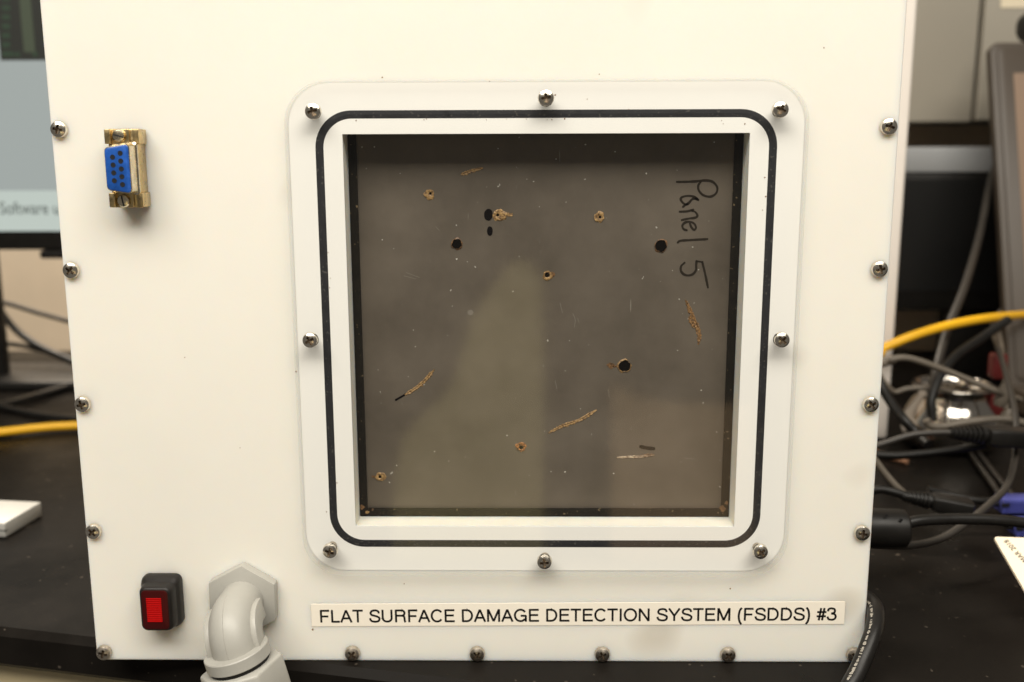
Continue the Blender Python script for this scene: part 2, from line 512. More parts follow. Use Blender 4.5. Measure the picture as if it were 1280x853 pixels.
# pan head cross recess screw, head pointing to -y
def screw_mesh(name, material, r=3.15, h=2.3, shank=0.0):
    mb = MB()
    NR, NA = 30, 96
    def hgt(x, z):
        d = math.hypot(x, z)/r
        y = h*(1-0.42*d**2.2) if d < 0.9 else h*(1-0.42*0.9**2.2)*max(0, 1-((d-0.9)/0.1)**1.6*1.0)
        ax, az = abs(x), abs(z)
        arm = 1.75
        w1 = 0.46
        inn = (ax < w1 and az < arm) or (az < w1 and ax < arm) or (ax+az < 0.95)
        if inn:
            dd = math.hypot(x, z)
            y = min(y, h*0.9) - 1.6*(1-0.45*dd/arm)
        return y
    rings = []
    for i in range(NR+1):
        rr = r*(i/NR)
        if i == NR: rr = r
        rings.append([(rr*math.cos(2*math.pi*k/NA), -hgt(rr*math.cos(2*math.pi*k/NA), rr*math.sin(2*math.pi*k/NA)), rr*math.sin(2*math.pi*k/NA)) for k in range(NA)])
    rings[0] = [(0.02*math.cos(2*math.pi*k/NA), rings[0][0][1], 0.02*math.sin(2*math.pi*k/NA)) for k in range(NA)]
    rings.append([(r*math.cos(2*math.pi*k/NA), 0.02, r*math.sin(2*math.pi*k/NA)) for k in range(NA)])
    mb.loft(rings, True)
    if shank:
        mb.loft([[(1.75*math.cos(2*math.pi*k/16), y, 1.75*math.sin(2*math.pi*k/16)) for k in range(16)] for y in (0.05, shank)], True, 1)
    for fi, f in enumerate(mb.f):
        cc = sum((mb.v[i] for i in f), Vector())/len(f)
        ax, az = abs(cc.x), abs(cc.z)
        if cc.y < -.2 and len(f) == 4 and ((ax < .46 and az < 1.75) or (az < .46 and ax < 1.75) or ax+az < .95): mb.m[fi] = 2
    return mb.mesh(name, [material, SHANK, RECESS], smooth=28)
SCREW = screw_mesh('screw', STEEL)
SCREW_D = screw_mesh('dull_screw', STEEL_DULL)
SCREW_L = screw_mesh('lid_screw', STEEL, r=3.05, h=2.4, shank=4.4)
def screw(me, x, y, z, parent, ang=None):
    o = bpy.data.objects.new('screw', me)
    scene.collection.objects.link(o)
    o.parent = parent
    base = Vector((x, y, z))*S
    if parent.type == 'EMPTY': base -= parent.location
    o.location = base
    o.rotation_euler = (random.uniform(-.03, .03), random.uniform(0, 1.57) if ang is None else ang, random.uniform(-.03, .03))
    return o
ZB = 3.6
SP, SV = 50.8, 52.26
for i in range(6):
    for sx in (-3, 3):
        screw(SCREW_D if i == 0 else SCREW, sx*SP, -0.02, ZB+i*SV, plate)
for k in (-1, 0, 1, 2):
    screw(SCREW_D, k*SP, -0.02, ZB, plate)
for k in (-2, -1, 0, 1, 2):
    screw(SCREW, k*SP, -0.02, ZB+5*SV, plate)

# window: gasket, clear lid, its screws
LT = 4.2
LY = -0.35
H = 95.25
lid = obj('window_lid', MB().prism(rrect(XC-H, XC+H, ZC-H, ZC+H, 16, 12), LY-LT, LY, mi=0, side=1), [LID, LID_EDGE, LID_BACK], enc, smooth=30)
for p_ in lid.data.polygons:
    if len(p_.vertices) > 10 and p_.center.y > -0.001: p_.material_index = 2
lid['label'] = 'clear plastic window lid'
LID_BRIGHT = mat('lid_brightening_white', (0.94, 0.92, 0.87), rough=0.45, var=0.012, vscale=14)  # whiter sheet added under the lid, its colour offsets light lost through it
so = rrect(XC-H+.6, XC+H-.6, ZC-H+.6, ZC+H-.6, 15.5, 12)
st = MB()
ns = len(so)
kk = 13
si = [(OX1, OZ1), (OX0, OZ1), (OX0, OZ0), (OX1, OZ0)]
for y in (-0.12,):
    vs = [(x, y, z) for x, z in so]+[(x, y, z) for x, z in si]
    fs = []
    for c in range(4):
        fs.append([c*kk+i for i in range(kk)]+[ns+c])
        fs.append([c*kk+kk-1, ((c+1) % 4)*kk, ns+(c+1) % 4, ns+c])
    st.add(vs, fs)
obj('lid_brightening_sheet', st, LID_BRIGHT, plate, smooth=0)
gk = MB()
go = rrect(XC-85.15, XC+85.15, ZC-84.95, ZC+84.95, 13.7, 12)
gi = rrect(XC-82.0, XC+82.0, ZC-81.85, ZC+81.85, 10.6, 12)
n = len(go)
def gring(pts, y): return [(x, y, z) for x, z in pts]
mid = lambda t: [(a[0]*(1-t)+b[0]*t, a[1]*(1-t)+b[1]*t) for a, b in zip(go, gi)]
gr = [gring(go, -0.05), gring(mid(.06), -0.22), gring(mid(.5), -0.3), gring(mid(.94), -0.22), gring(gi, -0.05)]
for a, b in zip(gr[:-1], gr[1:]):
    gk.add(a+b, [(i, (i+1) % n, n+(i+1) % n, n+i) for i in range(n)])
obj('gasket', gk, RUBBER, lid, smooth=60)
GRIME = mat('brown_grime', (0.22, 0.11, 0.05), rough=.8)
for u, v in ((445, 151), (530, 150), (533, 149), (608, 150), (633, 149), (658, 149), (684, 150), (690, 150), (706, 149), (779, 139), (902, 151), (904, 155), (931, 155), (410, 316), (412, 360), (413, 348), (408, 640), (421, 604), (956, 222), (957, 246), (953, 263), (786, 137), (694, 119), (734, 124)):
    q_ = at(u, v, -.12); rr_ = random.uniform(.12, .34)
    obj('grime_speck', MB().prism([(q_.x+rr_*math.cos(k_*1.05)*random.uniform(.6, 1.3), q_.z+rr_*math.sin(k_*1.05)*random.uniform(.6, 1.3)) for k_ in range(6)], -.2, -.125), GRIME, lid, smooth=0)
for u, v, rr_ in ((391, 787, .5), (370, 465, .35), (376, 468, .2), (478, 97, .3), (612, 102, .25), (913, 736, .3), (749, 93, .2), (505, 730, .25), (231, 447, .2), (1030, 60, .25), (300, 560, .2)):
    q_ = at(u, v, 0)
    obj('grime_speck', MB().prism([(q_.x+rr_*math.cos(k_*1.05)*random.uniform(.6, 1.3), q_.z+rr_*math.sin(k_*1.05)*random.uniform(.6, 1.3)) for k_ in range(6)], -.06, -.005), GRIME, plate, smooth=0)
hs, cs = 88.8, 84.4
for x, z in ((-hs, 0), (hs, 0), (0, hs), (0, -hs), (-cs, cs), (cs, cs), (-cs, -cs), (cs, -cs)):
    screw(SCREW_L, XC+x, LY-LT-0.02, ZC+z, lid)

# label strip and its lettering
p0 = at(390, 783, 0); p1 = at(1055, 780, 0); p2 = at(390, 752.5, 0)
tilt = math.atan2(p1.z-p0.z, p1.x-p0.x)
xd = Vector((math.cos(tilt), 0, math.sin(tilt))); zd = Vector((-math.sin(tilt), 0, math.cos(tilt)))
L0 = Vector((p0.x, 0, p0.z)); LW = (p1-p0).length; LH = 9.7
strip = MB()
q = [L0, L0+xd*LW, L0+xd*LW+zd*LH, L0+zd*LH]
strip.add([(p.x, -0.02, p.z) for p in q]+[(p.x, -0.22, p.z) for p in q], [(4,5,6,7), (3,2,1,0), (0,1,5,4), (1,2,6,5), (2,3,7,6), (3,0,4,7)])
strip_o = obj('label_strip', strip, LABEL, enc, bevel=0.05, seg=1)
t0 = at(400.5, 779, 0); t1 = at(1045, 777, 0)
def arc(cx_, cy_, rx, ry, a0, a1, n=22):
    return [(cx_+rx*math.cos(R(a0+(a1-a0)*k/n)), cy_+ry*math.sin(R(a0+(a1-a0)*k/n))) for k in range(n+1)]
def sp2(pts): return [(p.x, p.y) for p in spline([(x, y, 0) for x, y in pts], 5)]
GLYPH = {
 'A': (667, [[(48, 0), (334, 700)], [(334, 700), (620, 0)], [(150, 235), (518, 235)]]),
 'C': (722, [arc(380, 360, 296, 328, 38, 322)]),
 'D': (722, [[(124, 0), (124, 720)], [(124, 676), (340, 676)]+arc(340, 360, 286, 316, 90, -90)+[(124, 44)]]),
 'E': (667, [[(124, 0), (124, 720)], [(124, 676), (612, 676)], [(124, 378), (575, 378)], [(124, 44), (622, 44)]]),
 'F': (611, [[(124, 0), (124, 720)], [(124, 676), (580, 676)], [(124, 350), (520, 350)]]),
 'G': (778, [arc(390, 360, 306, 328, 36, 322), [(400, 338), (690, 338)], [(682, 355), (682, 0)]]),
 'I': (278, [[(139, 0), (139, 720)]]),
 'L': (556, [[(120, 720), (120, 0)], [(120, 44), (530, 44)]]),
 'M': (833, [[(115, 0), (115, 720)], [(125, 712), (416, 30)], [(416, 30), (708, 712)], [(718, 720), (718, 0)]]),
 'N': (722, [[(118, 0), (118, 720)], [(124, 700), (598, 20)], [(604, 720), (604, 0)]]),
 'O': (778, [arc(389, 360, 310, 328, 0, 360, 36)]),
 'R': (722, [[(125, 0), (125, 720)], [(125, 676), (440, 676)]+arc(440, 526, 156, 150, 90, -90, 12)+[(125, 376)], sp2([(450, 376), (560, 330), (590, 220), (600, 80), (640, 0)])]),
 'S': (667, [sp2([(580, 510), (545, 620), (440, 678), (325, 682), (190, 645), (128, 540), (165, 440), (300, 388), (450, 345), (575, 275), (602, 190), (560, 90), (450, 42), (330, 38), (190, 68), (112, 145), (85, 240)])]),
 'T': (611, [[(305, 0), (305, 676)], [(20, 676), (590, 676)]]),
 'U': (722, [[(118, 720), (118, 240)]+arc(361, 240, 243, 200, 180, 360)+[(604, 720)]]),
 'Y': (667, [[(40, 720), (333, 300)], [(626, 720), (333, 300)], [(333, 310), (333, 0)]]),
 '(': (333, [sp2([(272, 735), (165, 560), (118, 262), (165, -30), (272, -212)])]),
 ')': (333, [sp2([(61, 735), (168, 560), (215, 262), (168, -30), (61, -212)])]),
 '#': (556, [[(140, 0), (245, 700)], [(318, 0), (423, 700)], [(35, 470), (540, 470)], [(15, 230), (520, 230)]]),
 '3': (556, [sp2([(62, 510), (92, 620), (185, 672), (290, 672), (405, 630), (440, 530), (400, 430), (240, 385)]), sp2([(240, 385), (420, 350), (495, 220), (455, 100), (350, 35), (240, 35), (110, 72), (48, 210)])]),
 ' ': (278, []),
}
def stroke_text(body, origin, xdir, zdir, width, cap, m, parent, sw=110):
    adv = 0
    for ch in body: adv += GLYPH[ch][0]
    kx = width/(adv-80); kz = cap/720
    mb = MB(); pen = -60; lay = 0
    nd = Vector((0, -1, 0))
    for ch in body:
        a_, sts = GLYPH[ch]
        for st_ in sts:
            lay += 1
            P = [Vector((x*kx+pen*kx, z*kz, 0)) for x, z in st_]
            h = sw*kz/2
            closed = (P[0]-P[-1]).length < 1e-4
            Lp, Rp = [], []
            for i_, p in enumerate(P):
                a0 = P[i_-1] if i_ > 0 else (P[-2] if closed else None)
                b0_ = P[i_+1] if i_ < len(P)-1 else (P[1] if closed else None)
                t1_ = (p-a0).normalized() if a0 is not None else None
                t2_ = (b0_-p).normalized() if b0_ is not None else None
                if t1_ is None: t1_ = t2_
                if t2_ is None: t2_ = t1_
                t_ = (t1_+t2_).normalized()
                n_ = Vector((-t_.y, t_.x, 0)); f_ = h/max(.5, abs(n_.dot(Vector((-t1_.y, t1_.x, 0)))))
                Lp.append(p+n_*f_); Rp.append(p-n_*f_)
            off = 0.004*(lay % 3)
            def W(q, d): return Vector(origin)+Vector(xdir)*q.x+Vector(zdir)*q.y+nd*d
            mb.loft([[W(l, 0), W(l, .03+off), W(r, .03+off), W(r, 0)] for l, r in zip(Lp, Rp)], True)
        pen += a_
    return obj('lettering', mb, m, parent, smooth=0)
stroke_text('FLAT SURFACE DAMAGE DETECTION SYSTEM (FSDDS) #3', (t0.x, -0.23, t0.z+.3), xd, zd, t1.x-t0.x, 5.45, PRINT, strip_o)

# nine pin serial socket
cx, cz = -126.4, 198.5
con = obj('serial_socket', MB().box(cx-5.4, cx+5.4, -7.6, -0.05, cz-14.2, cz+14.2), BRASS, enc, bevel=.5)
for s in (1, -1):
    b = MB()
    b.box(cx-6.1, cx-3.9, -9.0, -7.7, cz+s*11.4-2.6, cz+s*11.4+2.6)
    b.box(cx+1.8, cx+2.9, -8.6, -7.7, cz+s*11.4-2.6, cz+s*11.4+2.6)
    b.box(cx+3.9, cx+5.9, -8.3, -7.65, cz+s*11.4-2.6, cz+s*11.4+2.6)
    b.box(cx+5.45, cx+6.2, -8.3, -0.6, cz+s*11.4-2.6, cz+s*11.4+2.6)
    obj('clip', b, BRASS, con, bevel=.25)
    M = Matrix.Translation((cx-1.0, -7.5, cz+s*11.7)) @ Matrix.Rotation(R(90), 4, 'X')
    h = MB().lathe([(2.4, 0), (2.4, .9), (2.0, 1.5), (1.1, 1.8)], 24, M)
    js = obj('jack_screw', h, NICKEL, con)
    Mr = Matrix.Translation((cx-1.0, -9.3, cz+s*11.7)) @ Matrix.Rotation(R(15 if s > 0 else 80), 4, 'Y')
    obj('slot', MB().box(-1.9, 1.9, -.1, .5, -.24, .24, M=Mr), HOLE, js)
def dshape(g, y, lean=1.0):
    # wide side to the right (+x), narrow side to the left
    pts = [(-4.0-g, -7.0-g), (4.0+g, -8.4-g), (4.0+g, 8.4+g), (-4.0-g, 7.0+g)]
    out = []
    m = len(pts)
    for i in range(m):
        a, b, c = Vector(pts[i-1]), Vector(pts[i]), Vector(pts[(i+1) % m])
        u = (a-b).normalized(); w = (c-b).normalized(); r = 1.6
        for t in range(6):
            f = t/5
            out.append(b+u*r*(1-f)**2+w*r*f**2)
    return [(cx+p.x, y, cz+p.y) for p in out]
sh = MB()
rings = [dshape(1.3, -7.5), dshape(1.3, -8.4), dshape(0.75, -8.9), dshape(0.55, -13.6), dshape(0.1, -13.75)]
sh.loft(rings, True)
obj('shell', sh, NICKEL, con, smooth=40)
ins = MB().loft([dshape(0.25, -13.4), dshape(0.25, -14.1), dshape(-0.2, -14.35)], True)
insert = obj('blue_insert', ins, BLUE, con, smooth=40)
for col, cnt, off in ((1.42, 5, 0), (-1.42, 4, 0)):
    for k in range(cnt):
        z = cz+(k-(cnt-1)/2)*2.77
        h = MB()
        M = Matrix.Translation((cx+col, -14.3, z)) @ Matrix.Rotation(R(90), 4, 'X')
        h.lathe([(0.92, 0), (0.92, 0.12), (0.55, 0.10)], 14, M)
        obj('contact_hole', h, HOLE, insert)

# rocker switch under a rubber boot
sx0, sx1, sz0, sz1 = -134.0, -118.4, 16.6, 38.0
def rr3(x0, x1, z0, z1, r, y): return [(x, y, z) for x, z in rrect(x0, x1, z0, z1, r, 6)]
bo = MB()
bo.loft([rr3(sx0, sx1, sz0, sz1, 2.6, -0.05), rr3(sx0-.1, sx1+.1, sz0-.1, sz1+.1, 2.7, -2.2), rr3(sx0+.4, sx1-.3, sz0+.2, sz1-.5, 2.7, -4.2),
         rr3(sx0+1.1, sx1-.9, sz0+.8, sz1-1.4, 2.6, -5.0), rr3(sx0+1.1, sx1-1.0, sz0+.8, sz1-1.6, 2.6, -6.0), rr3(sx0+1.5, sx1-1.3, sz0+1.2, sz1-1.6, 2.6, -9.0),
         rr3(sx0+1.9, sx1-1.8, sz0+1.6, sz1-2.0, 2.4, -10.0), rr3(sx0+2.5, sx1-2.4, sz0+2.2, sz1-2.6, 2.0, -10.4)], True)
boot = obj('rocker_switch', bo, BOOT, enc, smooth=50)
lf = MB().loft([rr3(sx0+2.6, sx1-2.5, sz0+2.3, sz1-2.7, 1.6, -10.2), rr3(sx0+2.7, sx1-2.6, sz0+2.4, sz1-2.8, 1.6, -10.65), rr3(sx0+3.2, sx1-3.1, sz0+2.9, sz1-3.3, 1.4, -10.8)], True)
lfo = obj('lens_frame', lf, REDFRAME, boot, smooth=50)
lx0, lx1, lz0, lz1 = sx0+4.6, sx1-5.0, sz0+5.6, sz1-5.6
NRB = 13
for i in range(NRB):
    a = lz0+(lz1-lz0)*i/NRB; b = a+(lz1-lz0)/NRB*0.82
    obj('lens_rib', MB().box(lx0, lx1, -11.1, -10.75, a, b), REDLENS, lfo, bevel=.12, seg=1)

# conduit elbow: hexagonal nut, ribbed elbow, collar and gland nut
hx, hz = -93.4, 28.0
TILT = R(14)
EM = Matrix.Translation((hx, 0, hz)) @ Matrix.Rotation(-TILT, 4, 'Y')
hexp = [(15.2*math.cos(R(60*k+74.5)), 15.2*math.sin(R(60*k+74.5))) for k in range(6)]
elb_path = []
def mapv(p): return EM @ Vector(p)
BR = 9.6; OUT = -15.0
path = [(0, -3, 0), (0, OUT*.6, 0)]
for k in range(13):
    a = R(90*k/12)
    path.append((0, OUT-BR*math.sin(a), -BR*(1-math.cos(a))))
path.append((0, OUT-BR, -BR-3)); path.append((0, OUT-BR, -BR-6))
PR = 8.7
el = MB().tube([mapv(p) for p in path], PR, 28)
elbow = obj('conduit_elbow', el, GREY, enc, smooth=40)
nut = MB().prism(hexp, -4.8, -0.05, M=EM)
obj('hex_nut', nut, GREY, elbow, bevel=.45, seg=2)
for s in (-1, 1):                                # side webs that follow the bend
    w = MB()
    x0, x1 = s*(PR-0.6), s*(PR+1.6)
    rings = []
    for p, a in [((0, OUT*.75, 0), 0)]+[((0, OUT-BR*math.sin(R(90*k/12)), -BR*(1-math.cos(R(90*k/12)))), R(90*k/12)) for k in range(13)]+[((0, OUT-BR, -BR-2), R(90))]:
        c = Vector(p); nrm = Vector((0, -math.sin(a), math.cos(a)))   # outward of the bend
        rings.append([mapv(c+nrm*2.6+Vector((x0, 0, 0))), mapv(c+nrm*2.6+Vector((x1, 0, 0))), mapv(c-nrm*5.2+Vector((x1, 0, 0))), mapv(c-nrm*5.2+Vector((x0, 0, 0)))])
    w.loft(rings, True)
    obj('web', w, GREY, elbow, bevel=.3, seg=2, bevel_angle=50)
sm = MB()
rings = []
for k in range(1, 13):
    a = R(90*k/12); c = Vector((0.0, OUT-BR*math.sin(a), -BR*(1-math.cos(a)))); nrm = Vector((0, -math.sin(a), math.cos(a)))
    rings.append([mapv(c+nrm*(PR-.1)+Vector((-.22, 0, 0))), mapv(c+nrm*(PR+.14)), mapv(c+nrm*(PR-.1)+Vector((.22, 0, 0)))])
a = R(90); rings.append([mapv(Vector((dx, OUT-BR-PR-dn, -BR-2))) for dx, dn in ((-.22, -.1), (0, .14), (.22, -.1))])
sm.loft(rings, True)
obj('mould_seam', sm, GREY, elbow, smooth=0)
CMx = EM @ Matrix.Translation((0, OUT-BR, -BR-0.6))
obj('collar', MB().lathe([(8.9, 0), (12.0, 0), (12.3, -.4), (12.3, -4.6), (11.8, -5.0), (8, -5.0)], 44, CMx), GREY, elbow, smooth=35)
obj('sealing_ring', MB().lathe([(9, -5.05), (11.3, -5.05), (11.3, -6.4), (9, -6.4)], 36, CMx), BLACKPL, elbow)
hg = [(16.2*math.cos(R(60*k+8)), 16.2*math.sin(R(60*k+8))) for k in range(6)]
obj('gland_nut', MB().prism(hg, -24, -6.5, axis='z', M=CMx), GREY, elbow, bevel=1.2, seg=3)

# ------------------------------------------------------------------ the test panel behind the window
PY = PT+1.6
tp = thing('test_panel', 'dark composite damage sample marked Panel 5 behind the clear window', 'test panel', (XC, PY, 62))
board = obj('board', MB().box(OX0-6, OX1+6, PY, PY+4, OZ0-6, OZ1+6), PANEL, tp)
fr = MB()
fw = 3.0
fy0, fy1 = PT+0.3, PY-0.02
def frame_bar(x0, x1, z0, z1): return MB().box(x0, x1, fy0, fy1, z0, z1)
obj('edge_strip', frame_bar(OX0-5, OX0+fw, OZ0+fw+.02, OZ1+5), FRAME, tp)
obj('edge_strip', frame_bar(OX1-fw, OX1+5, OZ0+fw+.02, OZ1+5), FRAME, tp)
obj('edge_strip', frame_bar(OX0-5, OX1+5, OZ0-5, OZ0+fw), FRAME, tp)

def ribbon(name, strokes, width, m, parent, y=None, thick=0.06):
    mb = MB()
    for st in strokes:
        P = spline([at(u, v, PY) for u, v in st], 6) if len(st) > 2 else [at(u, v, PY) for u, v in st]
        P = [Vector((p.x, 0, p.z)) for p in P]
        prof = []
        L, Rr = [], []
        for i, p in enumerate(P):
            t = (P[min(i+1, len(P)-1)]-P[max(i-1, 0)])
            if t.length < 1e-6: t = Vector((1, 0, 0))
            t.normalize()
            nrm = Vector((-t.z, 0, t.x))
            w = width*(0.9+0.25*noise.noise(p*0.5))
            if i in (0, len(P)-1): w *= 0.75
            L.append(p+nrm*w/2); Rr.append(p-nrm*w/2)
        yy = PY-0.03
        rings = [[(l.x, yy, l.z), (l.x, yy-thick, l.z), (r.x, yy-thick, r.z), (r.x, yy, r.z)] for l, r in zip(L, Rr)]
        mb.loft(rings, True)
        # round ends
        for e in (P[0], P[-1]):
            mb.prism([(e.x+width*.42*math.cos(2*math.pi*k/12), e.z+width*.42*math.sin(2*math.pi*k/12)) for k in range(12)], yy-thick*.9, yy)
    return obj(name, mb, m, parent, smooth=0)
def hw(pts): return [(820+x/5.333, 210+y/5.333) for x, y in pts]
ribbon('handwriting', [
    hw([(140, 94), (200, 93), (265, 90), (330, 84), (378, 94), (408, 130), (400, 170), (362, 192), (315, 182), (286, 152), (282, 118), (300, 90)]),
    hw([(282, 214), (250, 192), (205, 187), (168, 200), (170, 222), (195, 243), (220, 232), (240, 210), (262, 205), (280, 212)]),
    hw([(215, 240), (195, 248), (180, 260)]),
    hw([(158, 292), (205, 290), (248, 279)]),
    hw([(236, 284), (262, 295), (276, 318), (262, 332), (220, 338), (172, 348)]),
    hw([(226, 372), (236, 396), (254, 414), (266, 398), (254, 372), (226, 360), (196, 364), (176, 384), (184, 408), (205, 416)]),
    hw([(145, 498), (165, 486), (250, 480), (342, 475)]),
    hw([(190, 633), (168, 655), (166, 686), (186, 710), (216, 717), (246, 708), (266, 682), (268, 650), (270, 622)]),
    hw([(270, 622), (310, 628)]), hw([(308, 628), (326, 700), (346, 797)]),
], 0.98, INK, tp)

def blob(name, u, v, rx, rz, m, y0=0.0, thick=0.08, rough=0.12, ang=0.0, parent=None, n=22):
    c = at(u, v, PY)
    k = 1/3.25
    pts = []
    for i in range(n):
        a = 2*math.pi*i/n
        f = 1+rough*noise.noise(Vector((math.cos(a)*1.7+u, math.sin(a)*1.7+v, 3)))*1.6
        x = rx*k*math.cos(a)*f; z = rz*k*math.sin(a)*f
        pts.append((c.x+x*math.cos(ang)-z*math.sin(ang), c.z+x*math.sin(ang)+z*math.cos(ang)))
    return obj(name, MB().prism(pts, PY-0.03-y0-thick, PY-0.03-y0), m, parent or tp, smooth=0)
def crater(u, v, r, hole, ringm, off=(0, 0), stretch=1.0):
    """impact pit: a raised ring of broken fibre around a dark floor"""
    c = at(u, v, PY)
    k = 1/3.25
    n = 26
    def ringpts(rad, y, jit, sx=1.0, dx=0, dz=0):
        out = []
        for i in range(n):
            a = 2*math.pi*i/n
            f = 1+jit*noise.noise(Vector((math.cos(a)*1.6+u*.3, math.sin(a)*1.6+v*.3, rad)))*1.5
            out.append((c.x+dx*k+rad*k*sx*math.cos(a)*f, y, c.z-dz*k+rad*k*math.sin(a)*f))
        return out
    mb = MB()
    mb.loft([ringpts(r, PY-.03, .24, stretch), ringpts(r*.88, PY-.3, .2, stretch), ringpts((r*.82+hole)/2, PY-.36, .14, stretch, *off), ringpts(hole, PY-.12, .06, 1, *off), ringpts(hole*.9, PY-.10, .05, 1, *off)], True)
    o = obj('impact_pit', mb, ringm, tp, smooth=30)
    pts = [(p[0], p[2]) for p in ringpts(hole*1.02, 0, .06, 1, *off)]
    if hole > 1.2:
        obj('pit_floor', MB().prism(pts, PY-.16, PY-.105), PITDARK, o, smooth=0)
    return o
crater(537, 243, 6.6, 1.6, GOLDFIB, (1, -1))
crater(625, 269, 7.2, 1.8, GOLDFIB, (-3, 0), 1.25)
crater(571, 305, 7.8, 6.3, BROWNFIB)
crater(749, 271.5, 6.6, 1.7, GOLDFIB, (1, 0))
crater(826, 307.5, 8.6, 7.6, BROWNFIB)
crater(684.5, 344.5, 6.2, 3.0, GOLDFIB, (-.6, -.6))
crater(780.5, 457.5, 9.2, 7.6, GOLDFIB)
crater(651, 558.5, 6.6, 2.3, ORANGEFIB, (.3, 1))
crater(476, 596, 6.0, 1.9, GOLDFIB, (-1, 0), 1.2)
blob('resin_chip', 691, 343, 3.2, 3.0, BROWNFIB, rough=.3)
blob('resin_chip', 763, 457, 4.4, 4.0, BROWNFIB, rough=.35)
blob('resin_chip', 770, 458, 4.0, 1.0, BROWNFIB, rough=.3)
blob('resin_chip', 637, 268.5, 5.0, 2.2, GOLDFIB, rough=.4)
blob('resin_chip', 467, 596, 3.0, 1.6, BROWNFIB, rough=.4)
blob('marker_dot', 610.5, 268.5, 5.4, 7.4, INK_BLACK, y0=.05, rough=.06)
blob('marker_dot', 612.3, 289, 3.6, 5.9, INK_BLACK, rough=.05)

def gouge(pts, w, m, seed=0):
    """torn groove with splintered raised edges"""
    P = spline([at(u, v, PY) for u, v in pts], 14) if len(pts) > 2 else [at(*pts[0], PY).lerp(at(*pts[1], PY), i/24) for i in range(25)]
    mb = MB()
    rings = []
    nP = len(P)
    for i, p in enumerate(P):
        t = (P[min(i+1, nP-1)]-P[max(i-1, 0)]); t.y = 0; t.normalize()
        nrm = Vector((-t.z, 0, t.x))
        f = min(1, 0.25+5.5*min(i, nP-1-i)/nP)*(.8+.35*noise.noise(Vector((i*.21, seed, 0))))
        j = lambda q: noise.noise(Vector((i*0.8+seed, q*3.1, seed)))
        ww = w*f
        rings.append([Vector((p.x, PY-.03, p.z))+nrm*ww*(.5+.38*j(1)), Vector((p.x, PY-.22-.2*j(2), p.z))+nrm*ww*(.30+.15*j(3)),
                      Vector((p.x, PY-.07, p.z))+nrm*ww*.1*j(6), Vector((p.x, PY-.22-.2*j(4), p.z))-nrm*ww*(.30+.15*j(5)), Vector((p.x, PY-.03, p.z))-nrm*ww*(.5+.38*j(7))])
    mb.loft(rings, True)
    return obj('gouge', mb, m, tp, smooth=0)
gouge([(576, 218.5), (584, 216), (590, 214), (604, 210)], 1.7, GOLDFIB, 1)
gouge([(506, 494), (519, 486), (532, 475), (543, 462)], 1.75, GOLDFIB, 2)
gouge([(685.5, 541.5), (705, 532), (725, 525), (746, 512.5)], 1.8, GOLDFIB, 3)
gouge([(857, 375), (864, 392), (871, 408), (874, 420), (873, 431)], 2.1, TORN, 4)
gouge([(861, 396), (868, 410)], 1.9, TORN, 8)
gouge([(771, 572), (785, 571.5), (800, 571), (818, 569)], 1.15, PALEFIB, 5)
gouge([(800, 570.5), (818, 568.5)], 1.5, BROWNFIB, 6)
ribbon('marker_line', [[(495, 500), (507, 493)]], 1.1, INK_BLACK, tp)
ribbon('marker_line', [[(801, 558.5), (808, 560), (817, 561)]], 1.7, INK, tp)
SCR = mat('pale_scuff', (0.175, 0.155, 0.13), rough=0.7, spec=.2)
for st_ in ([(716, 392), (719, 400), (718, 409)], [(700, 379), (703, 391)], [(722, 398), (724, 404)], [(505, 345), (520, 349)], [(508, 341), (524, 347)], [(760, 487), (762, 497)], [(694, 476), (696, 486)], [(856, 573), (868, 574)], [(641, 640), (644, 646)], [(545, 284), (549, 288)]):
    ribbon('scuff', [st_], .28, SCR, tp, thick=.02)
blob('pale_spot', 588, 391, 3.6, 3.6, SCR, rough=.1, thick=.02)
DUST = mat('pale_dust', (0.55, 0.52, 0.46), rough=.8)
for u, v in ((696, 199), (731, 181), (892, 178), (770, 190), (623, 186), (866, 309), (876, 488), (807, 217), (453, 184), (467, 184), (441, 300), (442, 377), (495, 582), (478, 300), (570, 324), (706, 590), (767, 592), (749, 642), (922, 480)):
    blob('dust_speck', u+random.uniform(-1, 1), v, random.uniform(.6, 1.2), random.uniform(.5, 1), DUST, n=7, rough=.4, thick=.1)
for (u, v, r, m) in [(452, 634, 4, BROWNFIB), (459, 640, 3, GOLDFIB), (466, 637, 2, BROWNFIB), (903, 636, 4.5, BROWNFIB), (908, 629, 3, BROWNFIB), (447, 624, 2, BROWNFIB)]:
    c = at(u, v, fy0)
    pts = [(c.x+r*.3*math.cos(2*math.pi*i/9)*random.uniform(.5, 1.2), c.z+r*.3*math.sin(2*math.pi*i/9)*random.uniform(.5, 1.2)) for i in range(9)]
    obj('dirt_crumb', MB().prism(pts, fy0-.35, fy0-.03), m, tp, smooth=0)

# ------------------------------------------------------------------ things behind, left side
G = 'cables tangled to the right of the box'
def cable(name, pts, r, m, label, cat='cable', group=None, n=12):
    if group == G: r *= 0.88
    o = obj(name, MB().tube(spline(pts, 12), r, n), m, None, smooth=60)
    return tag(o, label, cat, group)

